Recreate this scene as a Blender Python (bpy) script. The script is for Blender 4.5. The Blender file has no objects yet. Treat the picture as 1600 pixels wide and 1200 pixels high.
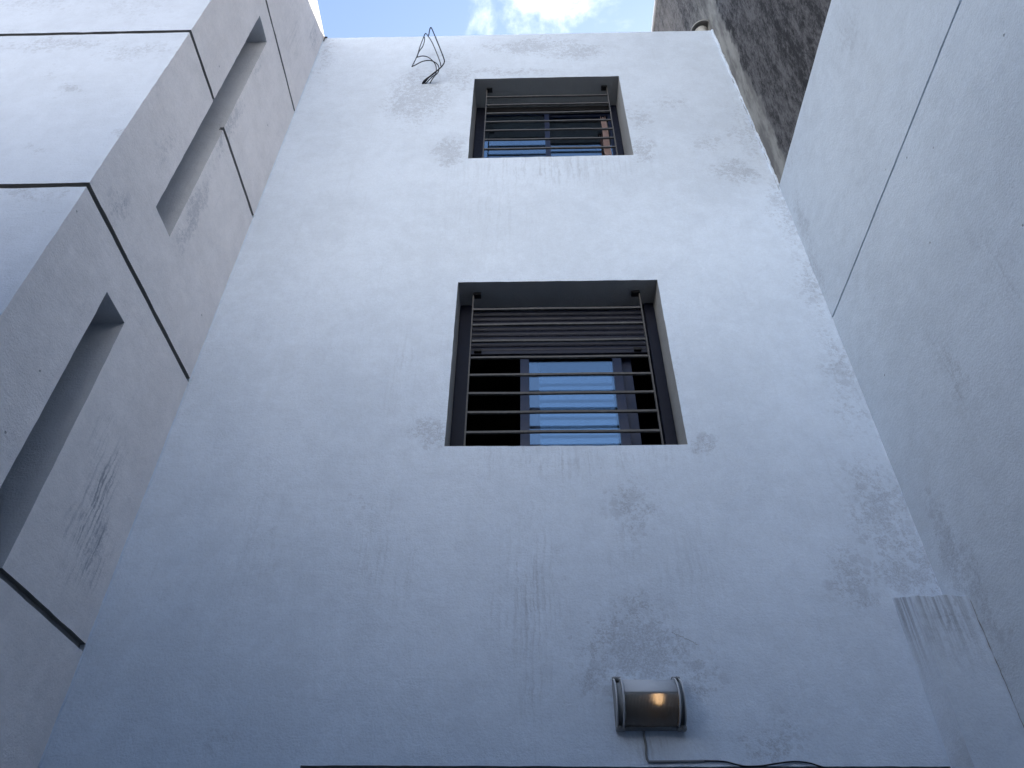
import bpy, bmesh, math, random
from mathutils import Vector, Matrix, noise
R = math.radians
S = bpy.context.scene
C = S.collection
random.seed(7)

# ------------------------------------------------------------------ camera
cam_d = bpy.data.cameras.new('camera')
cam = bpy.data.objects.new('camera', cam_d); C.objects.link(cam)
cam.matrix_world = Matrix(((0.999698, 0.010586, 0.022169, 0.0),
                           (0.023608, -0.663570, -0.747741, 0.0),
                           (0.006795, 0.748039, -0.663620, 1.6),
                           (0, 0, 0, 1)))
# rows above are world axes, columns are camera axes
cam_d.sensor_width = 36; cam_d.lens = 26.368
cam_d.clip_start = 0.05; cam_d.clip_end = 1000
S.camera = cam

# ------------------------------------------------------------------ sky and sun
SUN = Vector((0.50, 1.0, 0.58)).normalized()
SUN_EL = math.asin(SUN.z); SUN_AZ = math.atan2(SUN.x, SUN.y)
SKY_STRENGTH = 0.122
w = bpy.data.worlds.new('World'); S.world = w; w.use_nodes = True
nt = w.node_tree; nt.nodes.clear()
def wn(t, **k):
    n = nt.nodes.new(t)
    for a, b in k.items(): setattr(n, a, b)
    return n
sky = wn('ShaderNodeTexSky', sky_type='NISHITA', sun_disc=False)
sky.sun_elevation = SUN_EL; sky.sun_rotation = SUN_AZ
sky.air_density = 1.0; sky.dust_density = 1.2; sky.ozone_density = 1.0
tc = wn('ShaderNodeTexCoord')
nz = wn('ShaderNodeTexNoise'); nz.inputs['Scale'].default_value = 5.5; nz.inputs['Detail'].default_value = 9; nz.inputs['Roughness'].default_value = .58
nz.inputs['Distortion'].default_value = .35
nt.links.new(tc.outputs['Generated'], nz.inputs['Vector'])
# a broad bank of cloud overhead, north of the yard, plus scattered cloud elsewhere
sub = wn('ShaderNodeVectorMath', operation='DISTANCE'); sub.inputs[1].default_value = (0.03, 0.365, 0.93)
nt.links.new(tc.outputs['Generated'], sub.inputs[0])
bank = wn('ShaderNodeMapRange'); bank.inputs['From Min'].default_value = 0.115; bank.inputs['From Max'].default_value = 0.0
bank.inputs['To Min'].default_value = 0.0; bank.inputs['To Max'].default_value = 0.30
nt.links.new(sub.outputs['Value'], bank.inputs['Value'])
nz2 = wn('ShaderNodeTexNoise'); nz2.inputs['Scale'].default_value = 1.7; nz2.inputs['Detail'].default_value = 3
nt.links.new(tc.outputs['Generated'], nz2.inputs['Vector'])
far = wn('ShaderNodeMapRange'); far.inputs['From Min'].default_value = 0.18; far.inputs['From Max'].default_value = 0.7
far.inputs['To Min'].default_value = 0.0; far.inputs['To Max'].default_value = 1.0
nt.links.new(sub.outputs['Value'], far.inputs['Value'])
m1 = wn('ShaderNodeMath', operation='MULTIPLY_ADD'); m1.inputs[1].default_value = 0.55; m1.inputs[2].default_value = -0.33
nt.links.new(nz2.outputs['Fac'], m1.inputs[0])
m2 = wn('ShaderNodeMath', operation='MULTIPLY'); nt.links.new(m1.outputs[0], m2.inputs[0]); nt.links.new(far.outputs[0], m2.inputs[1])
a1 = wn('ShaderNodeMath', operation='ADD'); nt.links.new(nz.outputs['Fac'], a1.inputs[0]); nt.links.new(bank.outputs[0], a1.inputs[1])
a2 = wn('ShaderNodeMath', operation='ADD'); nt.links.new(a1.outputs[0], a2.inputs[0]); nt.links.new(m2.outputs[0], a2.inputs[1])
cl = wn('ShaderNodeMapRange', interpolation_type='SMOOTHSTEP'); cl.inputs['From Min'].default_value = 0.57; cl.inputs['From Max'].default_value = 0.78
nt.links.new(a2.outputs[0], cl.inputs['Value'])
mix = wn('ShaderNodeMix', data_type='RGBA'); mix.inputs['B'].default_value = (5.2, 5.5, 6.0, 1)
spy = wn('ShaderNodeSeparateXYZ'); nt.links.new(tc.outputs['Generated'], spy.inputs[0])     # the sky opposite is clear above the low cumulus
clr = wn('ShaderNodeMapRange'); clr.inputs['From Min'].default_value = -.15; clr.inputs['From Max'].default_value = .12; nt.links.new(spy.outputs['Y'], clr.inputs['Value'])
clm = wn('ShaderNodeMath', operation='MULTIPLY'); nt.links.new(cl.outputs[0], clm.inputs[0]); nt.links.new(clr.outputs[0], clm.inputs[1])
nt.links.new(clm.outputs[0], mix.inputs['Factor']); nt.links.new(sky.outputs[0], mix.inputs['A'])
# bright unseen cumulus low opposite the sun, added to light the upper walls
sp = wn('ShaderNodeSeparateXYZ'); nt.links.new(tc.outputs['Generated'], sp.inputs[0])
def wramp(sock, a, b):
    r = wn('ShaderNodeMapRange', interpolation_type='SMOOTHSTEP'); r.inputs['From Min'].default_value = a; r.inputs['From Max'].default_value = b
    nt.links.new(sock, r.inputs['Value']); return r.outputs[0]
nz3 = wn('ShaderNodeTexNoise'); nz3.inputs['Scale'].default_value = 3.2; nz3.inputs['Detail'].default_value = 8; nz3.inputs['Roughness'].default_value = .55
nt.links.new(tc.outputs['Generated'], nz3.inputs['Vector'])
def wmul(a, b):
    r = wn('ShaderNodeMath', operation='MULTIPLY'); nt.links.new(a, r.inputs[0]); nt.links.new(b, r.inputs[1]); return r.outputs[0]
low = wmul(wmul(wramp(sp.outputs['Z'], .54, .38), wramp(sp.outputs['Y'], .15, -.25)), wramp(nz3.outputs['Fac'], .36, .52))
mixl = wn('ShaderNodeMix', data_type='RGBA'); mixl.inputs['B'].default_value = (10.3, 9.7, 9.2, 1)
nt.links.new(low, mixl.inputs['Factor']); nt.links.new(mix.outputs['Result'], mixl.inputs['A'])
bg = wn('ShaderNodeBackground'); bg.inputs['Strength'].default_value = SKY_STRENGTH
out = wn('ShaderNodeOutputWorld')
nt.links.new(mixl.outputs['Result'], bg.inputs['Color']); nt.links.new(bg.outputs[0], out.inputs['Surface'])

sd = bpy.data.lights.new('sun', 'SUN'); sd.energy = 4.0; sd.angle = R(0.5); sd.color = (1.0, 0.93, 0.82)
so = bpy.data.objects.new('sun', sd); C.objects.link(so)
so.rotation_euler = SUN.to_track_quat('Z', 'Y').to_euler(); so.location = (6, 12, 20)

S.view_settings.view_transform = 'Standard'; S.view_settings.look = 'None'
S.view_settings.exposure = 1.80; S.view_settings.gamma = 1
S.render.resolution_x = 1024; S.render.resolution_y = 768
S.render.engine = 'CYCLES'
S.cycles.max_bounces = 10; S.cycles.diffuse_bounces = 6; S.cycles.transmission_bounces = 8; S.cycles.transparent_max_bounces = 12

# ------------------------------------------------------------------ measures of the place (metres)
XL, XR, YF, YB = -1.907, 1.794, 1.82, 3.10       # left face, right face, left front, back wall face
ZT, ZL, ZR = 8.757, 8.79, 6.205                   # tops

# ------------------------------------------------------------------ materials
class NT:
    def __init__(s, name):
        s.m = bpy.data.materials.new(name); s.m.use_nodes = True
        s.t = s.m.node_tree; s.b = s.t.nodes['Principled BSDF']
        s.out = s.t.nodes['Material Output']
    def n(s, t, **k):
        x = s.t.nodes.new(t)
        for a, b in k.items(): setattr(x, a, b)
        return x
    def l(s, a, b): s.t.links.new(a, b)
    def setin(s, sock, v):
        if hasattr(v, 'is_linked') or hasattr(v, 'links'): s.l(v, sock)
        else: sock.default_value = v
    def math(s, op, a, b=0.0, c=0.0, clamp=False):
        x = s.n('ShaderNodeMath', operation=op); x.use_clamp = clamp
        s.setin(x.inputs[0], a); s.setin(x.inputs[1], b)
        if op in ('MULTIPLY_ADD',): s.setin(x.inputs[2], c)
        return x.outputs[0]
    def ramp(s, v, a, b, c=0.0, d=1.0):
        x = s.n('ShaderNodeMapRange', interpolation_type='SMOOTHSTEP')
        s.setin(x.inputs['Value'], v)
        for k, q in zip(('From Min', 'From Max', 'To Min', 'To Max'), (a, b, c, d)): x.inputs[k].default_value = q
        return x.outputs[0]
    def noise(s, vec, scale, detail=4, rough=.55, dist=0.0):
        x = s.n('ShaderNodeTexNoise'); x.inputs['Scale'].default_value = scale; x.inputs['Detail'].default_value = detail
        x.inputs['Roughness'].default_value = rough; x.inputs['Distortion'].default_value = dist
        s.l(vec, x.inputs['Vector']); return x.outputs['Fac']
    def vscale(s, vec, v):
        x = s.n('ShaderNodeVectorMath', operation='MULTIPLY'); s.l(vec, x.inputs[0]); x.inputs[1].default_value = v; return x.outputs[0]
    def mixc(s, f, a, b):
        x = s.n('ShaderNodeMix', data_type='RGBA'); s.setin(x.inputs['Factor'], f)
        for k, v in (('A', a), ('B', b)):
            if hasattr(v, 'links'): s.l(v, x.inputs[k])
            else: x.inputs[k].default_value = (*v, 1)
        return x.outputs['Result']
    def blobs(s, pos, lst, axis, warp):
        """soft-edged patches on a wall: (u, z, radius u, radius z, strength)"""
        total = None
        for (u, v, ru, rv, st) in lst:
            c = (u, YB, v) if axis == 'y' else (XR, u, v)
            m = (1 / ru, 0, 1 / rv) if axis == 'y' else (0, 1 / ru, 1 / rv)
            a = s.n('ShaderNodeVectorMath', operation='SUBTRACT'); s.l(warp, a.inputs[0]); a.inputs[1].default_value = c
            b = s.n('ShaderNodeVectorMath', operation='MULTIPLY'); s.l(a.outputs[0], b.inputs[0]); b.inputs[1].default_value = m
            d = s.n('ShaderNodeVectorMath', operation='LENGTH'); s.l(b.outputs[0], d.inputs[0])
            r = s.n('ShaderNodeMapRange'); s.l(d.outputs['Value'], r.inputs['Value'])
            r.inputs['From Min'].default_value = 1.25; r.inputs['From Max'].default_value = 0.15
            r.inputs['To Min'].default_value = 0; r.inputs['To Max'].default_value = st
            total = r.outputs[0] if total is None else s.math('MAXIMUM', total, r.outputs[0])
        return total

def plaster(name, base, axis, spots, streaks, dirt=(0.30, 0.32, 0.365), mottled=0.05, rough_amt=1.0, streak_scale=42.0, ledges=(), streak_amt=.42):
    k = NT(name); geo = k.n('ShaderNodeNewGeometry'); pos = geo.outputs['Position']
    # warp the coordinates a little so that patches have ragged outlines
    wz = k.n('ShaderNodeTexNoise'); wz.inputs['Scale'].default_value = 5.0; wz.inputs['Detail'].default_value = 5; wz.inputs['Roughness'].default_value = .65
    k.l(pos, wz.inputs['Vector'])
    w1 = k.n('ShaderNodeVectorMath', operation='SUBTRACT'); k.l(wz.outputs['Color'], w1.inputs[0]); w1.inputs[1].default_value = (.5, .5, .5)
    w2 = k.n('ShaderNodeVectorMath', operation='SCALE'); k.l(w1.outputs[0], w2.inputs[0]); w2.inputs['Scale'].default_value = 0.30
    w3 = k.n('ShaderNodeVectorMath', operation='ADD'); k.l(pos, w3.inputs[0]); k.l(w2.outputs[0], w3.inputs[1])
    warp = w3.outputs[0]
    # base colour: thin and thick coats of old paint
    big = k.noise(pos, 1.3, 5, .6); mid = k.noise(pos, 9, 5, .6)
    b1 = tuple(c * (1 - mottled) for c in base); b2 = tuple(min(1, c * (1 + mottled)) for c in base)
    col = k.mixc(k.ramp(k.math('MULTIPLY_ADD', big, .6, k.math('MULTIPLY', mid, .4)), .38, .62), b1, b2)
    # trowel and rain marks running down everywhere, very faint
    vs = k.vscale(pos, (streak_scale, streak_scale, 1.6))
    runs = k.noise(vs, 1.0, 4, .6)
    col = k.mixc(k.math('MULTIPLY', k.ramp(runs, .56, .78), .07), col, dirt)
    if spots:
        m = k.blobs(pos, spots, axis, warp)
        dv = k.n('ShaderNodeVectorMath', operation='SCALE'); k.l(w1.outputs[0], dv.inputs[0]); dv.inputs['Scale'].default_value = .05
        dp = k.n('ShaderNodeVectorMath', operation='ADD'); k.l(pos, dp.inputs[0]); k.l(dv.outputs[0], dp.inputs[1])
        def dots(scale, lo, hi):                   # separate round mould spots
            vor = k.n('ShaderNodeTexVoronoi'); vor.inputs['Scale'].default_value = scale; k.l(dp.outputs[0], vor.inputs['Vector'])
            vc = k.n('ShaderNodeSeparateColor'); k.l(vor.outputs['Color'], vc.inputs[0])
            size = k.math('MULTIPLY_ADD', vc.outputs[1], .35, .15)
            return k.math('MULTIPLY', k.ramp(k.math('SUBTRACT', vor.outputs['Distance'], size), .12, -.06), k.ramp(k.math('ADD', vc.outputs[0], m), lo, hi))
        fine = k.noise(pos, 34, 8, .78)
        speck = k.ramp(k.math('MULTIPLY_ADD', m, .20, k.math('MULTIPLY_ADD', fine, 1.0, -.02)), .545, .66)
        grit = k.noise(pos, 130, 4, .7)
        gate = k.ramp(m, .05, .6)
        dd = k.math('MAXIMUM', dots(19, .95, 1.35), k.math('MULTIPLY', dots(41, .90, 1.3), .8))
        dd = k.math('MULTIPLY', k.math('MULTIPLY', dd, k.ramp(m, .03, .30)), k.ramp(grit, .30, .60, .55, 1.0))
        allm = k.math('MULTIPLY', k.math('MULTIPLY', speck, gate), k.ramp(grit, .40, .58, .25, 1.0))
        allm = k.math('ADD', k.math('MAXIMUM', allm, k.math('MULTIPLY', dd, .62)), k.math('MULTIPLY', m, .10), clamp=True)
        col = k.mixc(k.math('MULTIPLY', allm, .52), col, dirt)
    if streaks:
        m = k.blobs(pos, streaks, axis, warp)
        dv2 = k.n('ShaderNodeVectorMath', operation='SCALE'); k.l(w1.outputs[0], dv2.inputs[0]); dv2.inputs['Scale'].default_value = .06
        dp2 = k.n('ShaderNodeVectorMath', operation='ADD'); k.l(pos, dp2.inputs[0]); k.l(dv2.outputs[0], dp2.inputs[1])
        s1 = k.noise(k.vscale(dp2.outputs[0], (62, 62, 1.6)), 1.0, 6, .66)
        s2 = k.noise(pos, 14, 6, .7)
        sm = k.math('MULTIPLY', k.ramp(k.math('MULTIPLY_ADD', s1, .75, k.math('MULTIPLY', s2, .25)), .47, .64), m, clamp=True)
        col = k.mixc(k.math('MULTIPLY', sm, streak_amt), col, tuple(c * .8 for c in dirt))
    for (lo, hi) in ledges:                        # grime washed down just under an edge at height hi
        sep = k.n('ShaderNodeSeparateXYZ'); k.l(pos, sep.inputs[0])
        g = k.ramp(sep.outputs['Z'], lo, hi)
        s3 = k.noise(k.vscale(pos, (38, 38, .7)), 1.0, 4, .65)
        col = k.mixc(k.math('MULTIPLY', k.math('MULTIPLY', g, k.ramp(s3, .45, .66)), .62), col, tuple(c * .6 for c in dirt))
    grain = k.math('MULTIPLY_ADD', k.noise(pos, 150, 3, .7), .55, k.math('MULTIPLY', k.noise(pos, 48, 5, .7), .45))
    col = k.mixc(k.math('MULTIPLY', k.ramp(grain, .62, .38), .13 * rough_amt), col, dirt)
    # sparse pin-holes and chips
    v2 = k.n('ShaderNodeTexVoronoi'); v2.inputs['Scale'].default_value = 7; k.l(pos, v2.inputs['Vector'])
    vc2 = k.n('ShaderNodeSeparateColor'); k.l(v2.outputs['Color'], vc2.inputs[0])
    chip = k.math('MULTIPLY', k.ramp(v2.outputs['Distance'], .055, .025), k.ramp(vc2.outputs[1], .72, .80))
    col = k.mixc(k.math('MULTIPLY', chip, .55), col, tuple(c * .35 for c in dirt))
    k.l(col, k.b.inputs['Base Color']); k.b.inputs['Roughness'].default_value = .82
    k.b.inputs['Specular IOR Level'].default_value = .25
    # stucco grain
    g1 = k.noise(pos, 105, 3, .65); g2 = k.noise(pos, 22, 4, .6); g3 = k.noise(pos, 3.2, 3, .5)
    h = k.math('ADD', k.math('MULTIPLY', g1, .0034 * rough_amt), k.math('ADD', k.math('MULTIPLY', g2, .0035 * rough_amt), k.math('MULTIPLY', g3, .004)))
    h = k.math('SUBTRACT', h, k.math('MULTIPLY', chip, .004))
    h = k.math('ADD', h, k.math('MULTIPLY', k.noise(k.vscale(pos, (3, 3, 24)), 1, 4, .55, .6), .0022))      # level trowel ridges
    bp = k.n('ShaderNodeBump'); bp.inputs['Strength'].default_value = .85; bp.inputs['Distance'].default_value = 1.0
    k.l(h, bp.inputs['Height']); k.l(bp.outputs[0], k.b.inputs['Normal'])
    return k.m

def metal(name, col, rough=.45, spec=.5, dust=.0, metallic=0.0):
    k = NT(name); geo = k.n('ShaderNodeNewGeometry'); pos = geo.outputs['Position']
    n = k.noise(pos, 30, 6, .7)
    d = tuple(min(1, c * .6 + .16) for c in col)
    c = k.mixc(k.math('MULTIPLY', k.ramp(n, .45, .75), dust), col, d)
    k.l(c, k.b.inputs['Base Color']); k.b.inputs['Metallic'].default_value = metallic
    k.l(k.ramp(n, .3, .7, rough * .8, min(1, rough * 1.3)), k.b.inputs['Roughness']); k.b.inputs['Specular IOR Level'].default_value = spec
    bp = k.n('ShaderNodeBump'); bp.inputs['Strength'].default_value = .25; bp.inputs['Distance'].default_value = .001
    k.l(k.noise(pos, 220, 3, .6), bp.inputs['Height']); k.l(bp.outputs[0], k.b.inputs['Normal'])
    return k.m

def glass(name, refl=.30, tint=(.70, .85, 1.0)):
    k = NT(name); k.t.nodes.remove(k.b)
    g = k.n('ShaderNodeBsdfGlossy'); g.inputs['Roughness'].default_value = .004; g.inputs['Color'].default_value = (*tint, 1)
    geo = k.n('ShaderNodeNewGeometry')
    bp = k.n('ShaderNodeBump'); bp.inputs['Strength'].default_value = .015; bp.inputs['Distance'].default_value = .01
    k.l(k.noise(geo.outputs['Position'], 2.2, 2, .5), bp.inputs['Height']); k.l(bp.outputs[0], g.inputs['Normal'])
    t = k.n('ShaderNodeBsdfTransparent'); t.inputs['Color'].default_value = (.93, .95, .96, 1)
    fr = k.n('ShaderNodeLayerWeight'); fr.inputs['Blend'].default_value = .5
    f = k.math('ADD', k.math('MULTIPLY', k.math('POWER', fr.outputs['Facing'], 2.0), .55), refl, clamp=True)
    mx = k.n('ShaderNodeMixShader'); k.l(f, mx.inputs[0]); k.l(t.outputs[0], mx.inputs[1]); k.l(g.outputs[0], mx.inputs[2])
    k.l(mx.outputs[0], k.out.inputs['Surface']); return k.m

SPOTS_BACK = [(-0.92, 7.61, 0.35, 0.58, 0.9), (-0.56, 7.94, 0.22, 0.37, 0.6), (0.06, 8.5, 0.56, 0.2, 0.9), (0.46, 8.38, 0.4, 0.2, 0.8), (-0.7, 8.31, 0.29, 0.33, 0.4), (-0.12, 8.01, 0.5, 0.1, 0.7), (-0.57, 6.74, 0.16, 0.23, 1), (0.88, 6.7, 0.14, 0.23, 0.9), (0.89, 7.18, 0.13, 0.26, 0.6), (1.53, 6.42, 0.23, 0.19, 0.8), (1.41, 6.78, 0.19, 0.19, 0.5), (1.17, 7.42, 0.21, 0.21, 0.5), (1.74, 7.0, 0.2, 0.61, 0.6), (1.76, 5.91, 0.13, 0.55, 0.7), (1.75, 5.17, 0.12, 0.45, 0.6), (1.73, 4.47, 0.12, 0.41, 0.6), (-0.51, 3.98, 0.1, 0.09, 1), (0.87, 3.95, 0.08, 0.09, 0.9), (0.83, 4.39, 0.09, 0.2, 0.4), (0.48, 3.56, 0.14, 0.22, 0.7), (0.43, 2.87, 0.25, 0.23, 1), (0.68, 2.74, 0.13, 0.16, 0.6), (0.26, 2.74, 0.1, 0.16, 0.7), (1.67, 3.52, 0.21, 0.38, 0.8), (1.45, 3.17, 0.14, 0.19, 0.8), (1.71, 3.19, 0.17, 0.19, 0.9), (0.93, 2.49, 0.15, 0.12, 0.7), (-1.23, 3.33, 0.12, 0.28, 0.3), (-1.23, 2.51, 0.13, 0.1, 0.4), (-0.83, 3.57, 0.09, 0.11, 0.4), (0.45, 3.04, 0.17, 0.12, 0.6), (1.7, 4.14, 0.13, 0.27, 0.5), (-1.83, 8.49, 0.15, 0.85, 0.5)]
STREAK_BACK = [(0.0, 3.1, 0.16, 0.43, 0.9), (0.05, 2.71, 0.1, 0.16, 0.8), (-0.72, 3.4, 0.08, 0.33, 0.7), (-0.58, 3.26, 0.04, 0.31, 0.7), (0.19, 3.85, 0.65, 0.12, 0.7), (0.2, 6.49, 0.71, 0.31, 0.8), (0.46, 2.49, 0.17, 0.08, 1), (-0.46, 4.55, 0.22, 0.32, 0.2), (0.46, 3.35, 0.12, 0.28, 0.4), (-0.28, 5.96, 0.4, 0.65, 0.3), (-0.72, 4.46, 0.07, 0.42, 0.5), (0.72, 3.19, 0.23, 0.33, 0.3), (-1.29, 3.36, 0.12, 0.32, 0.4)]
SPOTS_RIGHT = [(2.93, 3.22, .10, .35, .9), (2.82, 2.95, .10, .30, .7), (2.99, 5.65, .10, .40, .8), (3.03, 5.25, .08, .35, .7), (2.38, 3.75, .10, .35, .55), (1.86, 3.87, .10, .25, .4), (1.87, 5.8, .16, .3, .5), (2.97, 2.7, .1, .3, .6), (2.9, 6.1, .25, .12, .5)]
STREAK_RIGHT = [(2.40, 3.72, .05, .35, .6), (1.9, 3.8, .05, .4, .5), (2.9, 3.1, .15, .3, .4), (2.0, 5.9, .4, .25, .4)]
SPOTS_LEFT = [(2.52, 5.22, .09, .42, .9), (2.47, 6.0, .06, .5, .8), (2.46, 6.8, .05, .3, .5), (2.03, 4.55, .12, .18, .6), (2.10, 5.2, .1, .3, .4), (2.88, 3.28, .10, .18, .8), (2.95, 8.4, .12, .3, .5), (2.13, 3.95, .08, .15, .3)]
STREAK_LEFT = [(2.76, 3.38, .11, .32, 1.5), (2.90, 3.22, .11, .18, 1.5), (2.95, 8.4, .2, .3, .5), (2.62, 3.62, .08, .15, .6), (2.7, 7.8, .25, .4, .3)]
SPOTS_FRONT = [(-2.6, 5.8, .5, .12, .7), (-2.16, 5.7, .3, .15, .6), (-2.35, 5.25, .10, .08, .9), (-2.28, 4.72, .08, .08, .5), (-2.15, 4.33, .3, .06, .6), (-2.4, 6.3, .4, .3, .4), (-3.0, 6.4, .5, .3, .4), (-1.92, 4.83, .05, .05, .9), (-2.5, 5.45, .25, .2, .3)]

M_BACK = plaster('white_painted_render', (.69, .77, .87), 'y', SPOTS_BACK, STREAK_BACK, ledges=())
M_SLIT = plaster('slit_shade_render', (.55, .56, .58), 'y', [], [])  # duller wall tone that carries the shade of the slit recesses
M_JOINT = plaster('groove_shade_and_crack', (.25, .245, .235), 'y', [], [])  # dark grey puts the groove shade into the colour; also colours the cracks
M_REVEAL = plaster('reveal_shade_grey', (.37, .37, .365), 'y', [], [])  # neutral grey, darkened to stand in for shade inside the openings
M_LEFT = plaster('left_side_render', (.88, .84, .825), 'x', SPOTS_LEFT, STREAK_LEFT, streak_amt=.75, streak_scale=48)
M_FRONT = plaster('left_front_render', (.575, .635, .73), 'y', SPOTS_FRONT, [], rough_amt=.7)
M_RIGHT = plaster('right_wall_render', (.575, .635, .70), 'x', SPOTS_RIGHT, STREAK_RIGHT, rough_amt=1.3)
M_BOX = plaster('pipe_boxing_render', (.67, .735, .815), 'y', [(1.68, 2.9, .15, .15, .5)], [(1.66, 2.95, .2, .2, 1.0)], ledges=((2.62, 3.05),))
M_OPP = plaster('grey_render', (.30, .30, .31), 'y', [], [])
M_GRILLE = metal('grille_grey_paint', (.082, .078, .074), .5, .4, .5)
M_BLACK = metal('black_iron', (.012, .012, .014), .55, .3, .1)
M_NAVY = metal('navy_aluminium', (.007, .009, .021), .45, .22, .03)
M_SASH = metal('sash_aluminium', (.016, .026, .065), .38, .4, .03)
M_SHUT = metal('shutter_slats', (.013, .016, .032), .45, .35, .06)
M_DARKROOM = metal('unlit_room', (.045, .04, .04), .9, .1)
M_GLASS = glass('window_glass', .15)
M_WIRE = metal('black_cable', (.012, .013, .02), .45, .4, .0)
M_WIRE2 = metal('painted_cable', (.20, .21, .22), .7, .3, .8)
M_PVC = metal('pvc_grey', (.55, .55, .53), .5, .4, .2)
M_PVCD = metal('pvc_dark', (.22, .21, .20), .6, .3, .2)
M_LAMP = metal('lamp_grey_paint', (.58, .59, .61), .5, .4, .6)
M_LAMPD = metal('lamp_dirty_paint', (.25, .26, .265), .6, .3, .9)
M_BEAD = plaster('joint_filler', (.78, .78, .77), 'y', [], [])
M_DOOR = metal('door_brown_paint', (.05, .03, .025), .5, .4, .1)

def curtain_mat():
    k = NT('pink_cloth'); geo = k.n('ShaderNodeNewGeometry')
    n = k.noise(k.vscale(geo.outputs['Position'], (60, 60, 2)), 1, 3, .5)
    k.l(k.mixc(n, (.50, .37, .35), (.64, .50, .47)), k.b.inputs['Base Color']); k.b.inputs['Roughness'].default_value = .9
    return k.m
M_CLOTH = curtain_mat()

def dark_wall_mat():
    k = NT('mouldy_cement'); geo = k.n('ShaderNodeNewGeometry'); pos = geo.outputs['Position']
    sep = k.n('ShaderNodeSeparateXYZ'); k.l(pos, sep.inputs[0])
    a = k.noise(k.vscale(pos, (15, 15, 4.6)), 1, 9, .72); b = k.noise(k.vscale(pos, (55, 55, 18)), 1, 7, .78); c = k.noise(k.vscale(pos, (3, 3, .5)), 1, 4, .6)
    mould = k.ramp(k.math('ADD', k.math('MULTIPLY', a, .40), k.math('ADD', k.math('MULTIPLY', b, .38), k.math('MULTIPLY', c, .25))), .445, .585)
    # mould is thinner beyond the yard (larger y)
    far = k.ramp(sep.outputs['Y'], 3.05, 4.6, 0, .55)
    col = k.mixc(k.math('MULTIPLY', mould, 1.0), (.030, .029, .031), (.145, .14, .142))
    col = k.mixc(k.math('MULTIPLY', far, k.ramp(c, .35, .6)), col, (.25, .225, .205))
    # the smoother cement band patched on beside the corner
    edge = k.math('ADD', k.math('MULTIPLY_ADD', k.noise(pos, 3.5, 6, .6), .34, -.17), sep.outputs['Y'])
    band = k.math('MULTIPLY', k.ramp(edge, 2.86, 2.90), k.ramp(sep.outputs['Z'], 9.9, 8.6))
    cem = k.mixc(k.ramp(k.noise(k.vscale(pos, (8, 8, 2.5)), 1, 6, .65), .38, .62), (.16, .155, .15), (.31, .305, .285))
    col = k.mixc(k.math('MULTIPLY', band, .93), col, cem)
    k.l(col, k.b.inputs['Base Color']); k.b.inputs['Roughness'].default_value = .9; k.b.inputs['Specular IOR Level'].default_value = .2
    h = k.math('MULTIPLY', k.math('ADD', k.noise(pos, 60, 6, .75), k.noise(pos, 12, 5, .6)), k.math('MULTIPLY_ADD', band, -.009, .012))
    bp = k.n('ShaderNodeBump'); bp.inputs['Strength'].default_value = .8; bp.inputs['Distance'].default_value = 1.0
    k.l(h, bp.inputs['Height']); k.l(bp.outputs[0], k.b.inputs['Normal'])
    return k.m
M_DARK = dark_wall_mat()

def ground_mat():
    k = NT('yard_paving'); geo = k.n('ShaderNodeNewGeometry'); pos = geo.outputs['Position']
    br = k.n('ShaderNodeTexBrick'); br.inputs['Scale'].default_value = 2.5; br.inputs['Mortar Size'].default_value = .01; br.offset = 0
    br.inputs['Color1'].default_value = (.075, .075, .08, 1); br.inputs['Color2'].default_value = (.095, .095, .10, 1); br.inputs['Mortar'].default_value = (.04, .04, .04, 1)
    k.l(pos, br.inputs['Vector'])
    k.l(k.mixc(k.math('MULTIPLY', k.ramp(k.noise(pos, 3, 6, .6), .4, .7), .5), br.outputs['Color'], (.05, .05, .05)), k.b.inputs['Base Color'])
    k.b.inputs['Roughness'].default_value = .85
    return k.m

def lens_mat():
    k = NT('ribbed_lamp_glass')
    k.b.inputs['Base Color'].default_value = (.50, .54, .54, 1); k.b.inputs['Roughness'].default_value = .32
    k.b.inputs['Transmission Weight'].default_value = .80; k.b.inputs['IOR'].default_value = 1.45
    return k.m
M_LENS = lens_mat()
def bulb_mat():
    k = NT('warm_bulb'); k.b.inputs['Base Color'].default_value = (1, .8, .6, 1)
    k.b.inputs['Emission Color'].default_value = (1.0, .56, .27, 1); k.b.inputs['Emission Strength'].default_value = .9
    return k.m
M_BULB = bulb_mat()
M_LAMPIN = metal('lamp_inner_tray', (.11, .11, .105), .6, .3, .1)

# ------------------------------------------------------------------ object helpers
def tag(o, label=None, cat=None, group=None, kind=None):
    if label: o['label'] = label
    if cat: o['category'] = cat
    if group: o['group'] = group
    if kind: o['kind'] = kind
    return o
def empty(name, loc):
    o = bpy.data.objects.new(name, None); C.objects.link(o); o.location = loc; return o
def link(name, bm, mat, parent=None, smooth=False, loc=None):
    """turn a bmesh in world coordinates into one object whose origin is loc"""
    bmesh.ops.recalc_face_normals(bm, faces=bm.faces) if smooth is not None else None
    if parent is not None and loc is None: loc = Vector(world_loc(parent))
    loc = Vector(loc) if loc is not None else Vector((0, 0, 0))
    bmesh.ops.translate(bm, verts=bm.verts, vec=-loc)
    me = bpy.data.meshes.new(name); bm.to_mesh(me); bm.free()
    if smooth:
        for p in me.polygons: p.use_smooth = True
    me.materials.append(mat)
    o = bpy.data.objects.new(name, me); C.objects.link(o)
    if parent is not None:
        o.parent = parent
        o.location = loc - Vector(world_loc(parent))
    else: o.location = loc
    return o
def world_loc(o):
    v = Vector((0, 0, 0))
    while o is not None:
        v += o.location; o = o.parent
    return v
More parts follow.
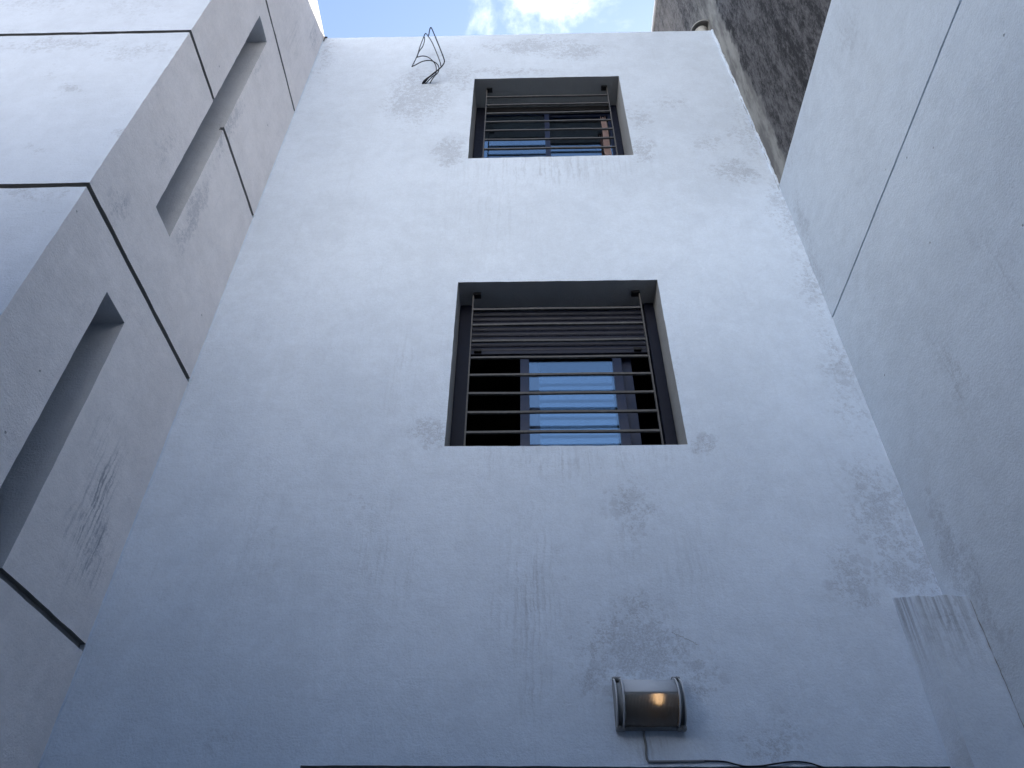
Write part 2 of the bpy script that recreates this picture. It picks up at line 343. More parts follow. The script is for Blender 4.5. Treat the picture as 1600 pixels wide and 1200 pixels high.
def box(bm, x0, x1, y0, y1, z0, z1, bev=0.0):
    m = Matrix.Translation(((x0 + x1) / 2, (y0 + y1) / 2, (z0 + z1) / 2)) @ Matrix.Diagonal((x1 - x0, y1 - y0, z1 - z0, 1))
    r = bmesh.ops.create_cube(bm, size=1, matrix=m)
    if bev:
        es = list({e for v in r['verts'] for e in v.link_edges})
        bmesh.ops.bevel(bm, geom=es, offset=bev, segments=2, profile=.5, affect='EDGES')
    return bm
def tube(bm, pts, rad, seg=8, smooth_sub=3):
    P = [Vector(p) for p in pts]
    if smooth_sub > 1:                             # Catmull-Rom
        Q = []
        for i in range(len(P) - 1):
            p0 = P[max(i - 1, 0)]; p1 = P[i]; p2 = P[i + 1]; p3 = P[min(i + 2, len(P) - 1)]
            for s in range(smooth_sub):
                t = s / smooth_sub
                Q.append(.5 * ((2 * p1) + (p2 - p0) * t + (2 * p0 - 5 * p1 + 4 * p2 - p3) * t * t + (3 * p1 - p0 - 3 * p2 + p3) * t ** 3))
        Q.append(P[-1]); P = Q
    rings = []
    n = None
    for i, p in enumerate(P):
        d = (P[min(i + 1, len(P) - 1)] - P[max(i - 1, 0)])
        if d.length < 1e-9: d = Vector((0, 0, 1))
        d.normalize()
        if n is None:
            n = d.orthogonal().normalized()
        else:
            n = (n - d * n.dot(d)); n = n.normalized() if n.length > 1e-6 else d.orthogonal().normalized()
        b = d.cross(n)
        r = rad(i / (len(P) - 1)) if callable(rad) else rad
        rings.append([bm.verts.new(p + (n * math.cos(2 * math.pi * k / seg) + b * math.sin(2 * math.pi * k / seg)) * r) for k in range(seg)])
    for a, b in zip(rings, rings[1:]):
        for k in range(seg): bm.faces.new((a[k], a[(k + 1) % seg], b[(k + 1) % seg], b[k]))
    bm.faces.new(rings[0][::-1]); bm.faces.new(rings[-1])
    return bm
def lathe(bm, prof, cx, cy, seg=40):
    rings = [[bm.verts.new((cx + r * math.cos(2 * math.pi * k / seg), cy + r * math.sin(2 * math.pi * k / seg), z)) for k in range(seg)] for r, z in prof]
    for a, b in zip(rings, rings[1:]):
        for k in range(seg): bm.faces.new((a[k], a[(k + 1) % seg], b[(k + 1) % seg], b[k]))
    return bm

def cuts(lo, hi, req, step):
    a = sorted(set([lo, hi] + [r for r in req if lo < r < hi]))
    out = [a[0]]
    for p, q in zip(a, a[1:]):
        n = max(1, int(math.ceil((q - p) / step - 1e-6)))
        for i in range(1, n + 1): out.append(p + (q - p) * i / n)
    return out
def jitter(p, amp=1.0):
    v = noise.noise_vector(Vector(p) * .8) * .005 + noise.noise_vector(Vector(p) * 7.0) * .0013 + noise.noise_vector(Vector(p) * 31.0) * .0016
    return Vector(p) + v * amp
def relief(bm, us, vs, depth, mp, T, sides='lrtb', amp=1.0, dstep=.05, steps_mat=0):
    """a wall face built cell by cell: depth(u,v) -> (recess depth, has_floor).  Steps between cells become reveals."""
    cache = {}
    def V(u, v, d):
        k = (round(u, 4), round(v, 4), round(d, 4))
        if k not in cache: cache[k] = bm.verts.new(jitter(mp(*k), amp))
        return cache[k]
    nu, nv = len(us) - 1, len(vs) - 1
    cell = [[depth((us[i] + us[i + 1]) / 2, (vs[j] + vs[j + 1]) / 2) for j in range(nv)] for i in range(nu)]
    def ds(a, b):
        n = max(1, int(math.ceil(abs(b - a) / dstep))); return [a + (b - a) * i / n for i in range(n + 1)]
    def wallu(u, v0, v1, a, b):
        q = ds(a, b)
        for x, y in zip(q, q[1:]): bm.faces.new((V(u, v0, x), V(u, v1, x), V(u, v1, y), V(u, v0, y))).material_index = steps_mat
    def wallv(v, u0, u1, a, b):
        q = ds(a, b)
        for x, y in zip(q, q[1:]): bm.faces.new((V(u0, v, x), V(u1, v, x), V(u1, v, y), V(u0, v, y))).material_index = steps_mat
    for i in range(nu):
        for j in range(nv):
            d, fl = cell[i][j]
            if fl: bm.faces.new((V(us[i], vs[j], d), V(us[i + 1], vs[j], d), V(us[i + 1], vs[j + 1], d), V(us[i], vs[j + 1], d)))
            if i + 1 < nu and abs(cell[i + 1][j][0] - d) > 1e-6: wallu(us[i + 1], vs[j], vs[j + 1], *sorted((d, cell[i + 1][j][0])))
            if j + 1 < nv and abs(cell[i][j + 1][0] - d) > 1e-6: wallv(vs[j + 1], us[i], us[i + 1], *sorted((d, cell[i][j + 1][0])))
    for j in range(nv):
        if 'l' in sides and cell[0][j][0] < T: wallu(us[0], vs[j], vs[j + 1], cell[0][j][0], T)
        if 'r' in sides and cell[-1][j][0] < T: wallu(us[-1], vs[j], vs[j + 1], cell[-1][j][0], T)
    for i in range(nu):
        if 'b' in sides and cell[i][0][0] < T: wallv(vs[0], us[i], us[i + 1], cell[i][0][0], T)
        if 't' in sides and cell[i][-1][0] < T: wallv(vs[-1], us[i], us[i + 1], cell[i][-1][0], T)
    return bm

# ------------------------------------------------------------------ ground
bm = bmesh.new(); bmesh.ops.create_grid(bm, x_segments=2, y_segments=2, size=150)
tag(link('ground', bm, ground_mat()), kind='structure')

# ------------------------------------------------------------------ the middle house: wall with two barred windows
W2 = (-0.440, 0.813, 3.927, 5.210)
W3 = (-0.440, 0.806, 6.638, 7.894)
DOOR = (-0.888, 1.570, 0.0, 2.406)
TH = .50
house = empty('rendered_house', (0, YB, 0))
tag(house, 'white rendered three storey house wall with two barred windows, facing the camera', 'house')
def d_back(u, v):
    for (a, b, c, d) in (W2, W3, DOOR):
        if a < u < b and c < v < d: return (TH, False)
    return (0, True)
bm = bmesh.new()
us = cuts(XL - .06, XR + .05, [W2[0], W2[1], W3[1], DOOR[0], DOOR[1]], .045)
vs = cuts(0.0, ZT, [W2[2], W2[3], W3[2], W3[3], DOOR[3]], .045)
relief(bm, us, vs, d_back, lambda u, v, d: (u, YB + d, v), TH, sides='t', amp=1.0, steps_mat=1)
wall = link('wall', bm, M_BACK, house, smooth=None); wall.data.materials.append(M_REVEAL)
# irregular top edge already from the jitter; roof slab behind the parapet
bm = bmesh.new(); box(bm, XL - .5, XR - .1, YB + TH, 9.0, 8.20, 8.40); link('roof', bm, M_LEFT, house)
# closed dark rooms behind the openings
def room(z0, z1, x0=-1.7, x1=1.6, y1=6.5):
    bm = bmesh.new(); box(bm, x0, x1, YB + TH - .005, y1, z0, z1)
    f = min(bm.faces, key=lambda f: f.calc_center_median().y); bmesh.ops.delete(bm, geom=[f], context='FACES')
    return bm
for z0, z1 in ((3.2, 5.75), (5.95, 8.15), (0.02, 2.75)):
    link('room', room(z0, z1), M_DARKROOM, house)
# filler beads along the two inner corners of the yard
def bead(x, z0, z1, r, amp, f, lean=0.0):
    bm = bmesh.new(); n = int((z1 - z0) / .02); pts = []
    for i in range(n + 1):
        z = z0 + (z1 - z0) * i / n
        q = noise.noise_vector(Vector((x * 3, f, z * 9))) * amp + noise.noise_vector(Vector((x, f, z * 34))) * amp * .6
        pts.append((x + lean * (z - z0) + q.x, YB - .001 + q.y * .6, z))
    tube(bm, pts, lambda t: r * (1 + .55 * noise.noise(Vector((t * (z1 - z0) * 14, f, 2)))), 6, 1)
    return bm
link('corner_filler', bead(XR - .001, 3.06, 6.19, .0045, .004, 1.0), M_BACK, house, True)
link('corner_filler', bead(1.796, 6.20, 8.74, .012, .012, 2.0, -.0158), M_BACK, house, True)
link('corner_filler', bead(XL + .001, 2.40, 8.70, .006, .003, 3.0), M_BACK, house, True)

# boxed-in downpipe low in the right corner, its top sloped with rough render
def boxing():
    bm = bmesh.new(); x0, x1, y0, y1 = 1.563, XR + .03, 2.92, YB + .03
    us = cuts(x0, x1, [], .03); zs = cuts(0, 3.00, [], .05)
    def P(x, y, z, a=1.0): return bm.verts.new(jitter((x, y, z), 1.6 * a))
    top = lambda x, y: 3.005 + (y - y0) * .42 + .014 * noise.noise(Vector((x * 18, y * 10, 4)))
    F = [[P(x, y0, (z if z < 2.99 else top(x, y0))) for z in zs] for x in us]
    for i in range(len(us) - 1):
        for j in range(len(zs) - 1): bm.faces.new((F[i][j], F[i + 1][j], F[i + 1][j + 1], F[i][j + 1]))
    ys = cuts(y0, y1, [], .03)
    L = [[F[0][j] if k == 0 else P(x0 + .002 * k, y, (z if z < 2.99 else top(x0, y))) for j, z in enumerate(zs)] for k, y in enumerate(ys)]
    for k in range(len(ys) - 1):
        for j in range(len(zs) - 1): bm.faces.new((L[k][j], L[k + 1][j], L[k + 1][j + 1], L[k][j + 1]))
    Tp = [[(F[i][-1] if k == 0 else (L[k][-1] if i == 0 else P(x, y, top(x, y)))) for k, y in enumerate(ys)] for i, x in enumerate(us)]
    for i in range(len(us) - 1):
        for k in range(len(ys) - 1): bm.faces.new((Tp[i][k], Tp[i + 1][k], Tp[i + 1][k + 1], Tp[i][k + 1]))
    return bm
link('pipe_boxing', boxing(), M_BOX, house, smooth=None)

# hairline crack where the boxing and the neighbour's wall meet the render
def crack(p0, p1, f, amp=.004, w=.0013):
    bm = bmesh.new(); n = 70; a = Vector(p0); b = Vector(p1)
    pts = [a.lerp(b, i / n) + noise.noise_vector(Vector((f, i * .37, 1))) * amp + noise.noise_vector(Vector((f, i * 1.3, 5))) * amp * .4 for i in range(n + 1)]
    tube(bm, pts, lambda t: max(.0002, w * (1 + 1.3 * noise.noise(Vector((f, t * 22, 3))))), 5, 1); return bm
link('crack', crack((XR - .003, 2.917, 2.98), (XR - .003, 2.917, 2.1), 1.0), M_JOINT, house)
link('crack', crack((1.786, YB - .004, 6.15), (1.752, YB - .004, 8.70), 4.0, .006), M_JOINT, house)
link('crack', crack((.60, YB - .001, 2.93), (.70, YB - .001, 2.875), 12.0, .005, .0006), M_JOINT, house)
# ---- windows
def bars_frame(bm, x0, x1, z0, z1, y0, y1, w, wt=None, wb=None):
    wt = wt or w; wb = wb or w
    box(bm, x0, x0 + w, y0, y1, z0, z1, .002); box(bm, x1 - w, x1, y0, y1, z0, z1, .002)
    box(bm, x0 + w, x1 - w, y0 + .001, y1 - .001, z1 - wt, z1 - .0005, .002); box(bm, x0 + w, x1 - w, y0 + .001, y1 - .001, z0 + .0005, z0 + wb, .002)
def sash(parent, x0, x1, z0, z1, y, w, mat, glassmat, t=.028):
    bm = bmesh.new(); bars_frame(bm, x0, x1, z0, z1, y, y + t, w)
    # glazing bead proud of the stiles
    s = link('sash', bm, mat, parent)
    bm = bmesh.new(); box(bm, x0 + w - .006, x1 - w + .006, y + t * .5 - .002, y + t * .5 + .002, z0 + w - .006, z1 - w + .006)
    return s, link('pane', bm, glassmat, parent)

def grille(parent, x0, x1, z0, z1, y, zs):
    """iron window guard hung inside the reveal: two uprights, level bars, two fixing blocks"""
    bm = bmesh.new(); box(bm, x0 + .020, x1 - .020, y + .0075, y + .0085, zs[0] - .002, zs[0] + .002)   # thin backing flat behind the top bar
    g = link('window_grille', bm, M_GRILLE, house)
    for x in (x0, x1):
        bm = bmesh.new(); box(bm, x - .004, x + .004, y - .011, y + .011, z0 + .001, z1 - .001, .001); link('upright', bm, M_GRILLE, g)
    for i, z in enumerate(zs):
        bm = bmesh.new()
        sag = .002 * math.sin(i * 2.1)
        n = 10
        pts = [(x0 + .004 + (x1 - x0 - .008) * k / n, y + .001 * math.sin(k + i), z + sag * math.sin(math.pi * k / n)) for k in range(n + 1)]
        for (xa, ya, za), (xb, yb, zb) in zip(pts, pts[1:]): pass
        prof = ((-.007, -.007), (.007, -.007), (.007, .007), (-.007, .007))
        rings = [[bm.verts.new((p[0], p[1] + a, p[2] + b)) for a, b in prof] for p in pts]
        for a, b in zip(rings, rings[1:]):
            for k in range(4): bm.faces.new((a[k], a[(k + 1) % 4], b[(k + 1) % 4], b[k]))
        bm.faces.new(rings[0]); bm.faces.new(rings[-1])
        link('grille_bar', bm, M_GRILLE, g)
    for x in (x0 + .022, x1 - .022):
        for zz in ((z1 - .022, z1 - .002), (z0 + .002, z0 + .022)):
            bm = bmesh.new(); box(bm, x - .026 if x < 0.2 else x - .026, x + .026, y - .02, y + .02, zz[0], zz[1], .002)
            link('fixing_block', bm, M_BLACK, g)
    return g

# window of the first floor
def window_first():
    x0, x1, z0, z1 = W2
    yf = YB + .19
    bm = bmesh.new()
    bars_frame(bm, x0 - .004, x1 + .004, z0 - .004, z1 + .004, yf + .045, yf + .15, .045)
    wd = link('window', bm, M_NAVY, house)
    for (a, b) in ((x0 + .004, x0 + .082), (x1 - .068, x1 - .004)):
        bm = bmesh.new(); box(bm, a, b, yf, yf + .044, z0 + .002, z1 - .004, .003); link('guide_rail', bm, M_NAVY, wd)
    # roller shutter let down over the top third
    bm = bmesh.new(); zb = 4.815; z = zb; xa, xb = x0 + .083, x1 - .070; n = 0
    while z < z1 - .01:
        h = .040; zt = min(z + h, z1 - .004); seg = 5
        rows = []
        for q in range(seg + 1):
            t = q / seg; yy = yf + .034 - .008 * math.sin(math.pi * t)
            rows.append([bm.verts.new((xx, yy, z + (zt - z) * t)) for xx in (xa, xb)])
        for a, b in zip(rows, rows[1:]): bm.faces.new((a[0], a[1], b[1], b[0]))
        # the dark lap between two slats
        c = [bm.verts.new((xx, yf + .046, zt + (.006 if dz else 0))) for dz in (0, 1) for xx in (xa, xb)]
        bm.faces.new((rows[-1][0], rows[-1][1], c[1], c[0])); bm.faces.new((c[0], c[1], c[3], c[2]))
        z = zt + .006; n += 1
    box(bm, xa, xb, yf + .024, yf + .043, zb - .026, zb - .001, .002)
    link('roller_shutter', bm, M_SHUT, wd)
    for xx in (x0 + .13, x1 - .145):
        bm = bmesh.new(); box(bm, xx - .022, xx + .022, yf + .004, yf + .025, zb - .020, zb + .004, .003); link('shutter_stop', bm, M_BLACK, wd)
    zs0, zs1 = z0 + .043, z1 - .043
    sash(wd, -.050, .567, zs0, zs1, yf + .052, .054, M_SASH, M_GLASS)
    sash(wd, .000, .632, zs0, zs1, yf + .098, .064, M_SASH, M_GLASS)
    grille(wd, -.345, .707, z0, z1, YB + .10, [z1 - .146 - .1390 * i for i in range(9)])
window_first()

def window_second():
    x0, x1, z0, z1 = W3
    yf = YB + .265
    bm = bmesh.new()
    bars_frame(bm, x0 - .004, x1 + .004, z0 - .004, z1 + .004, yf + .016, yf + .15, .036)
    wd = link('window', bm, M_NAVY, house)
    for (a, b) in ((x0 + .002, x0 + .075), (x1 - .062, x1 - .002)):
        bm = bmesh.new(); box(bm, a, b, yf, yf + .0155, z0 + .002, z1 - .004, .003); link('guide_rail', bm, M_NAVY, wd)
    bm = bmesh.new(); box(bm, x0 + .076, x1 - .063, yf + .001, yf + .014, z1 - .07, z1 - .006, .003); link('shutter_slat', bm, M_BLACK, wd)
    zs0, zs1 = z0 + .040, z1 - .040
    sash(wd, x0 + .038, .205, zs0, zs1, yf + .018, .042, M_SASH, M_GLASS)
    sash(wd, .165, x1 - .038, zs0, zs1, yf + .052, .042, M_SASH, M_GLASS)
    grille(wd, -.337, .708, z0, z1, YB + .10, [z1 - .139 - .1385 * i for i in range(9)])
window_second()

# pink curtain gathered at the right of the upper window
bm = bmesh.new(); n = 26; rows = []
for j in range(14):
    z = 7.64 - j * (7.64 - 6.70) / 13
    ww = .045 + .020 * j / 13
    rows.append([bm.verts.new((.644 + ww * i / n + .005 * math.sin(j * .7), 3.345 + .007 * math.sin(i * 1.5 + .3 * j), z + (.02 * math.sin(i * .6) if j == 0 else 0))) for i in range(n + 1)])
for a, b in zip(rows, rows[1:]):
    for i in range(n): bm.faces.new((a[i], a[i + 1], b[i + 1], b[i]))
r = bmesh.ops.solidify(bm, geom=bm.faces[:], thickness=.002)
tag(link('curtain', bm, M_CLOTH, None, True, loc=(.67, 3.345, 6.7)), 'narrow pale pink curtain gathered at the right side of the upper barred window', 'curtain')

# garden door under the lintel at the foot of the wall
def door():
    x0, x1, z0, z1 = DOOR; y = YB + .16
    bm = bmesh.new(); bars_frame(bm, x0 - .004, x1 + .004, z0 + .002, z1 + .004, y, y + .09, .06)
    d = link('door', bm, M_DOOR, house)
    xs = [x0 + .06, (x0 + x1) / 2, x1 - .06]
    for i in range(2):
        bm = bmesh.new(); bars_frame(bm, xs[i] + .001 - .02 * i, xs[i + 1] - .001, z0 + .07, z1 - .06, y + .02 + .032 * i, y + .048 + .032 * i, .06)
        link('door_leaf', bm, M_DOOR, d)
        bm = bmesh.new(); box(bm, xs[i] + .055, xs[i + 1] - .055, y + .032 + .032 * i, y + .036 + .032 * i, z0 + .125, z1 - .115); link('pane', bm, M_GLASS, d)
    bm = bmesh.new(); tube(bm, [(xs[1] - .05, y + .018, .95), (xs[1] - .05, y - .02, .98), (xs[1] - .05, y - .02, 1.14), (xs[1] - .05, y + .018, 1.17)], .007, 8, 3)
    link('handle', bm, M_BLACK, d, True)
door()

# ------------------------------------------------------------------ left building: panelled render, deep slits
lb = empty('panelled_house', (XL, YF, 0))
tag(lb, 'white rendered building at the left with shadow grooves and two tall narrow slits', 'building')
GR = [1.337, 2.870, 4.402, 5.932, 7.376]; GW = .0165; GD = .026
SL = [(2.237, 2.428, 4.832, 7.158), (2.222, 2.418, 1.83, 4.158)]
def is_g(v): return any(abs(v - g) < GW for g in GR)
def d_side(u, v):
    for (a, b, c, d) in SL:
        if a < u < b and c < v < d: return (.26, True)
    if is_g(v): return (GD, u > YF + GD)
    return (0, True)
def recess_shade_faces(o):                                 # darker colours painted in for the shade inside grooves and slits
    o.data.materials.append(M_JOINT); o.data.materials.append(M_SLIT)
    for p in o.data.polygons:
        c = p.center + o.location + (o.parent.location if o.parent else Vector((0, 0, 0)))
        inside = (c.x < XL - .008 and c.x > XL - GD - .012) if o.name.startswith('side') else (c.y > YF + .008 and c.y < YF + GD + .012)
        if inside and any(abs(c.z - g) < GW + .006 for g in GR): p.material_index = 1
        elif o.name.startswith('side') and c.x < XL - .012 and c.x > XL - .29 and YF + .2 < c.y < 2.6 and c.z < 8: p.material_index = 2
gz = [z for g in GR for z in (g - GW, g + GW)]
bm = bmesh.new()
us = cuts(YF, 9.0, [YF + GD, SL[0][0], SL[0][1], SL[1][0], SL[1][1], 3.2], .05)
us = [u for u in us if u <= 3.3] + [u for i, u in enumerate(us) if u > 3.3 and i % 8 == 0] + [9.0]
us = sorted(set(us))
vs = cuts(0.0, ZL, gz + [z for s in SL for z in s[2:]], .05)
relief(bm, us, vs, d_side, lambda u, v, d: (XL - d, u, v), .3, sides='t')
recess_shade_faces(link('side_wall', bm, M_LEFT, lb, smooth=None))
def d_front(u, v):
    if is_g(v): return (GD, u < XL - GD)
    return (0, True)
bm = bmesh.new()
us = cuts(-7.0, XL, [XL - GD], .06)
relief(bm, us, cuts(0.0, ZL, gz + [z for s in SL for z in s[2:]], .05), d_front, lambda u, v, d: (u, YF + d, v), .3, sides='t')
for g in GR:                                        # close the notch where the groove turns the corner
    for z in (g - GW, g + GW):
        q = [bm.verts.new(jitter(p)) for p in ((XL, YF, z), (XL - GD, YF, z), (XL - GD, YF + GD, z), (XL, YF + GD, z))]
        bm.faces.new(q)
recess_shade_faces(link('front_wall', bm, M_FRONT, lb, smooth=None))
bm = bmesh.new(); box(bm, -7.0, XL - .28, YF + .28, 9.0, 8.3, 8.45); link('roof', bm, M_LEFT, lb)
for (a, b, c, d) in SL:
    bm = bmesh.new(); box(bm, XL - .255, XL - .245, a + .01, b - .01, c + .01, d - .01); link('slit_pane', bm, M_GLASS, lb)
# small clip on the parapet corner
bm = bmesh.new(); box(bm, XL + .004, XL + .035, YB - .012, YB + .01, ZT + .004, ZT + .012); box(bm, XL + .010, XL + .016, YB - .010, YB - .002, ZT - .07, ZT + .004)
tag(link('parapet_clip', bm, M_BLACK, None, loc=(XL + .01, YB, ZT)), 'tiny dark metal clip on the parapet where the left building meets the middle wall', 'clip')

# ------------------------------------------------------------------ right boundary wall
def d_right(u, v): return (.014, True) if abs(v - 4.840) < .0075 else (0, True)
bm = bmesh.new()
us = cuts(-3.0, YB + .3, [], .07)
relief(bm, us, cuts(0, ZR, [4.840 - .0075, 4.840 + .0075], .06), d_right, lambda u, v, d: (XR + d, u, v), .24, sides='tl', amp=1.0)
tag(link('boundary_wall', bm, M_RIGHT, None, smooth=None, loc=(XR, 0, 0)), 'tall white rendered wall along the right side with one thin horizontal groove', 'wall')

# ------------------------------------------------------------------ dark neighbouring house above it
nb = empty('neighbour_house', (XR, 4, 0))
tag(nb, 'blackened mouldy cement side wall of the taller house rising above the white right wall', 'house')
DT = 11.76
def dark_x(z): return 1.7975 - .0158 * (z - 6.2)
bm = bmesh.new()
relief(bm, cuts(-1.2, 10.0, [], .09), cuts(5.9, DT, [], .07), lambda u, v: (0, True), lambda u, v, d: (dark_x(v) + d, u, v), .35, sides='ltr', amp=1.6)
link('wall', bm, M_DARK, nb, smooth=None)
bm = bmesh.new(); box(bm, dark_x(DT) - .022, dark_x(DT) + .33, -1.22, 10.02, DT + .001, DT + .05, .006); link('coping', bm, M_BEAD, nb)
bm = bmesh.new(); box(bm, XR + .30, XR + 5, -1.1, 9.9, 0.0, DT - .4); link('building_body', bm, M_OPP, nb)

# ------------------------------------------------------------------ vent cowl on the parapet by the dark wall
vc = empty('vent_cowl', (1.700, 3.205, 8.76))
tag(vc, 'round grey vent cowl peeping over the parapet beside the dark wall', 'vent')
cx, cy = 1.712, 3.205
bm = bmesh.new(); lathe(bm, [(.045, 8.45), (.045, 8.90), (.05, 8.91), (.05, 8.935), (.062, 8.94), (.062, 8.965), (.001, 8.966)], cx - .01, cy); link('pipe', bm, M_PVC, vc, True)
bm = bmesh.new(); lathe(bm, [(.050, 8.985), (.100, 8.975), (.106, 8.968), (.111, 8.970), (.111, 8.985), (.08, 9.03), (.03, 9.06), (.001, 9.065)], cx, cy); link('cap', bm, M_PVCD, vc, True)
bm = bmesh.new(); tube(bm, [(cx + .1085 * math.cos(a * math.pi / 20), cy + .1085 * math.sin(a * math.pi / 20), 8.969) for a in range(41)], .004, 6, 1); link('rim', bm, M_PVC, vc, True)

# ------------------------------------------------------------------ loose wires out of the wall
WI = {'w1': [(-0.894, 3.12, 7.823), (-0.819, 3.05, 7.857), (-0.734, 3.0, 7.89), (-0.696, 2.97, 7.931), (-0.703, 2.95, 7.984), (-0.755, 2.94, 8.185), (-0.808, 2.93, 8.382), (-0.847, 2.93, 8.53), (-0.857, 2.93, 8.535), (-0.861, 2.93, 8.503), (-0.861, 2.93, 8.384)],
 'w2': [(-0.839, 3.12, 7.832), (-0.785, 3.05, 7.844), (-0.746, 3.02, 7.873), (-0.746, 2.99, 7.916), (-0.779, 2.97, 7.946), (-0.823, 2.96, 7.957), (-0.88, 2.95, 7.92), (-0.950, 2.94, 7.815), (-0.954, 2.94, 7.83), (-0.931, 2.94, 8.008), (-0.922, 2.94, 8.192), (-0.901, 2.94, 8.42), (-0.893, 2.94, 8.44), (-0.875, 2.94, 8.408), (-0.818, 2.95, 8.26), (-0.737, 2.97, 7.968), (-0.726, 3.0, 7.924)],
 'w3': [(-0.883, 3.12, 7.822), (-0.806, 3.05, 7.833), (-0.765, 3.02, 7.839), (-0.768, 2.99, 7.917), (-0.798, 2.97, 7.971), (-0.845, 2.96, 8.024), (-0.889, 2.95, 8.022), (-0.928, 2.94, 7.982), (-0.930, 2.94, 7.990), (-0.921, 2.94, 8.093), (-0.898, 2.94, 8.191), (-0.893, 2.94, 8.318), (-0.905, 2.94, 8.396), (-0.895, 2.94, 8.448)]}
lw = empty('loose_wires', (-.87, YB, 7.82))
tag(lw, 'tangle of black wires curling out of the wall near the roofline', 'wires')
for kk, rr in (('w1', .0052), ('w2', .0042), ('w3', .0042)):
    bm = bmesh.new(); tube(bm, WI[kk], rr, 8, 4); link('wire', bm, M_WIRE, lw, True)
bm = bmesh.new(); tube(bm, [(-.893, 3.12, 7.823), (-.872, 3.08, 7.832), (-.80, 3.04, 7.862), (-.744, 3.008, 7.888)], lambda t: .0085 - .003 * t, 10, 4); link('wire_sleeve', bm, M_WIRE, lw, True)

# ------------------------------------------------------------------ bulkhead lamp and its cable
lamp = empty('wall_lamp', (.470, YB, 2.65))
tag(lamp, 'weathered grey bulkhead wall lamp with ribbed glass and a dim warm bulb', 'wall lamp')
LX, LZ = .460, 2.628
def dcurve(a, ry, rz): return (-ry * math.cos(a), rz * math.sin(a))
def shell(xa, xb, a0, a1, ry, rz, nseg=14, nx=1, rib=0.0, ribn=0, thick=.004):
    bm = bmesh.new(); G = []
    nx = max(nx, ribn * 6 if ribn else 1)
    for i in range(nx + 1):
        x = xa + (xb - xa) * i / nx
        off = rib * (.5 + .5 * math.cos(2 * math.pi * i * ribn / nx)) if ribn else 0
        row = []
        for j in range(nseg + 1):
            a = a0 + (a1 - a0) * j / nseg; y, z = dcurve(a, ry + off, rz + off)
            row.append(bm.verts.new((x, YB + y, LZ + z)))
        G.append(row)
    for i in range(nx):
        for j in range(nseg): bm.faces.new((G[i][j], G[i + 1][j], G[i + 1][j + 1], G[i][j + 1]))
    bmesh.ops.recalc_face_normals(bm, faces=bm.faces[:])
    bmesh.ops.solidify(bm, geom=bm.faces[:], thickness=thick)
    return bm
bx0, bx1 = LX - .105, LX + .105
RY, RZ = .132, .092
bm = bmesh.new(); box(bm, LX - .130, LX + .130, YB - .012, YB + .004, LZ - .094, LZ + .094, .004)
link('back_plate', bm, M_LAMPD, lamp)
bm = bmesh.new(); box(bm, bx0 + .004, bx1 - .004, YB - .020, YB - .0125, LZ - .080, LZ + .080, .002)
link('reflector', bm, M_LAMPIN, lamp)
link('hood', shell(bx0, bx1, R(4), R(88), RY, RZ, 16), M_LAMP, lamp, True)
link('lens', shell(bx0 + .002, bx1 - .002, R(-74), R(3), RY - .004, RZ - .003, 16, rib=.0018, ribn=38, thick=.0025), M_LENS, lamp, True)
link('bottom_tray', shell(bx0, bx1, R(-88), R(-73.5), RY, RZ, 8), M_LAMPD, lamp, True)
# D-shaped ends: a raised inner rim, a sunk splayed cheek and a second, lower rim outside it
for s in (-1, 1):
    na = 28; xin = LX + s * .107; xout = LX + s * .131
    A = [(R(-90) + R(180) * j / na) for j in range(na + 1)]
    def ring(x, fy, fz, dy=0.0): return [bm.verts.new((x, YB + dy - RY * fy * math.cos(a), LZ + RZ * fz * math.sin(a))) for a in A]
    bm = bmesh.new()
    rs = [ring(xin, 1.01, 1.01), ring(xin + s * .003, .90, .90), ring(xout - s * .006, .70, .90), ring(xout, .80, 1.03), ring(xout + s * .003, .72, .99), ring(xout + s * .003, .0, .95)]
    for P, Q in zip(rs, rs[1:]):
        for j in range(na): bm.faces.new((P[j], P[j + 1], Q[j + 1], Q[j]))
    link('end_cap', bm, M_LAMPD, lamp, True)
    bm = bmesh.new(); tube(bm, [(xin, YB - .002 - RY * 1.02 * math.cos(a), LZ + RZ * 1.03 * math.sin(a)) for a in A], .0036, 8, 1)
    link('rim', bm, M_LAMP, lamp, True)
    bm = bmesh.new(); tube(bm, [(xout, YB - .002 - RY * .80 * math.cos(a), LZ + RZ * 1.05 * math.sin(a)) for a in A], .0034, 8, 1)
    link('rim', bm, M_LAMP, lamp, True)
    for zz in (LZ + .094, LZ - .094):
        bm = bmesh.new(); box(bm, min(xin, xout) - .004, max(xin, xout) + .006, YB - .040, YB - .012, zz - .008, zz + .008, .003)
        bmesh.ops.create_uvsphere(bm, u_segments=10, v_segments=6, radius=.007, matrix=Matrix.Translation((xout - s * .008, YB - .042, zz)))
        link('bracket', bm, M_LAMPD, lamp)
bm = bmesh.new(); bmesh.ops.create_uvsphere(bm, u_segments=24, v_segments=14, radius=.019, matrix=Matrix.Translation((LX + .036, YB - .080, LZ + .008)) @ Matrix.Diagonal((1.05, 1, 1.6, 1)))
link('bulb', bm, M_BULB, lamp, True)

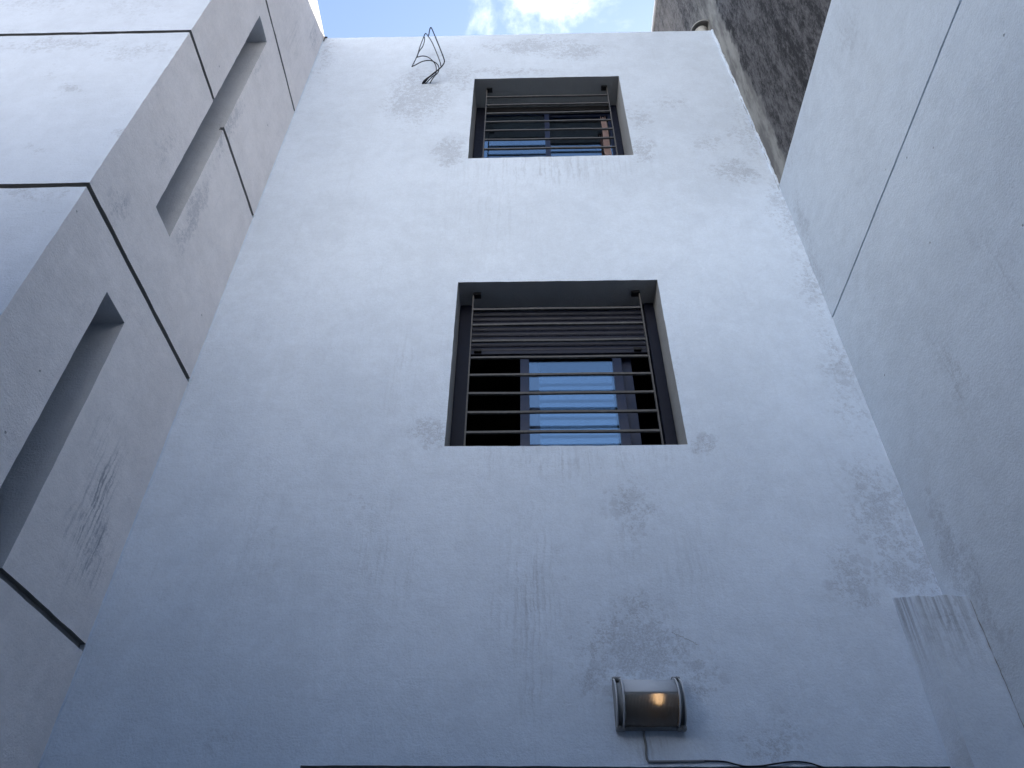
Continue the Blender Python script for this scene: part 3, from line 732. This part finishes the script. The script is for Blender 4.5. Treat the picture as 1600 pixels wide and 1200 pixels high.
cab = [(0.437, 3.094, 2.552), (0.433, 3.093, 2.515), (0.437, 3.094, 2.48), (0.434, 3.093, 2.445), (0.438, 3.094, 2.424), (0.452, 3.094, 2.421), (0.53, 3.094, 2.422), (0.651, 3.094, 2.423)]
cab2 = [(0.640, 3.093, 2.4235), (0.723, 3.092, 2.421), (0.769, 3.088, 2.409), (0.803, 3.084, 2.402), (0.864, 3.084, 2.404), (0.926, 3.088, 2.414), (0.988, 3.092, 2.421), (1.04, 3.090, 2.416), (1.079, 3.084, 2.402), (1.12, 3.08, 2.39), (1.2, 3.09, 2.37), (1.30, 3.12, 2.36), (1.4, 3.20, 2.36)]
cb = empty('lamp_cable', (.437, 3.09, 2.42))
tag(cb, 'thin cable running down from the wall lamp and sideways along the lintel', 'cable')
bm = bmesh.new(); tube(bm, cab, .0045, 8, 3); link('painted_length', bm, M_WIRE2, cb, True)
bm = bmesh.new(); tube(bm, cab2, .0032, 8, 4); link('bare_length', bm, M_WIRE, cb, True)

# ------------------------------------------------------------------ unseen house added behind the camera to shade the lower walls
OY, OZ = -2.7, 5.3
op = empty('opposite_light_blocker', (0, OY, 0))
tag(op, 'plain grey rendered house added unseen behind the camera to block light from the yard', 'house')
OW = [(-4.2, -3.0, .9, 2.2), (-.6, .8, 0.0, 2.2), (-4.2, -3.0, 3.8, 5.1), (-.9, .7, 3.8, 5.1)]
bm = bmesh.new(); ux = sorted({-7, 1.75, *[a for o in OW for a in o[:2]]}); uz = sorted({0, OZ, *[a for o in OW for a in o[2:]]})
relief(bm, ux, uz, lambda u, v: ((.15, True) if any(a < u < b and c < v < d for a, b, c, d in OW) else (0, True)), lambda u, v, d: (u, OY - d, v), .3, sides='ltr')
link('wall', bm, M_OPP, op, smooth=None)
for (a, b, c, d) in OW:
    bm = bmesh.new(); bars_frame(bm, a + .002, b - .002, c + .004, d - .004, OY - .12, OY - .07, .05); f = link('window', bm, M_NAVY, op)
    bm = bmesh.new(); box(bm, a + .05, b - .05, OY - .105, OY - .10, c + .05, d - .05); link('pane', bm, M_GLASS, f)
bm = bmesh.new(); box(bm, -7, 1.75, OY - 6, OY - .31, 0, OZ - .4); link('building_body', bm, M_OPP, op)

yw = empty('side_light_blocker', (-3.7, 0, 0))  # unseen wall added to hold light off the right side
tag(yw, 'plain grey house closing the yard on the left, outside the view', 'house')
bm = bmesh.new(); relief(bm, [OY + .01, 0, YF - .01], [0, 2.9, 4.4], lambda u, v: (0, True), lambda u, v, d: (-3.7 - d, u, v), .3, sides='t')
link('wall', bm, M_OPP, yw, smooth=None)
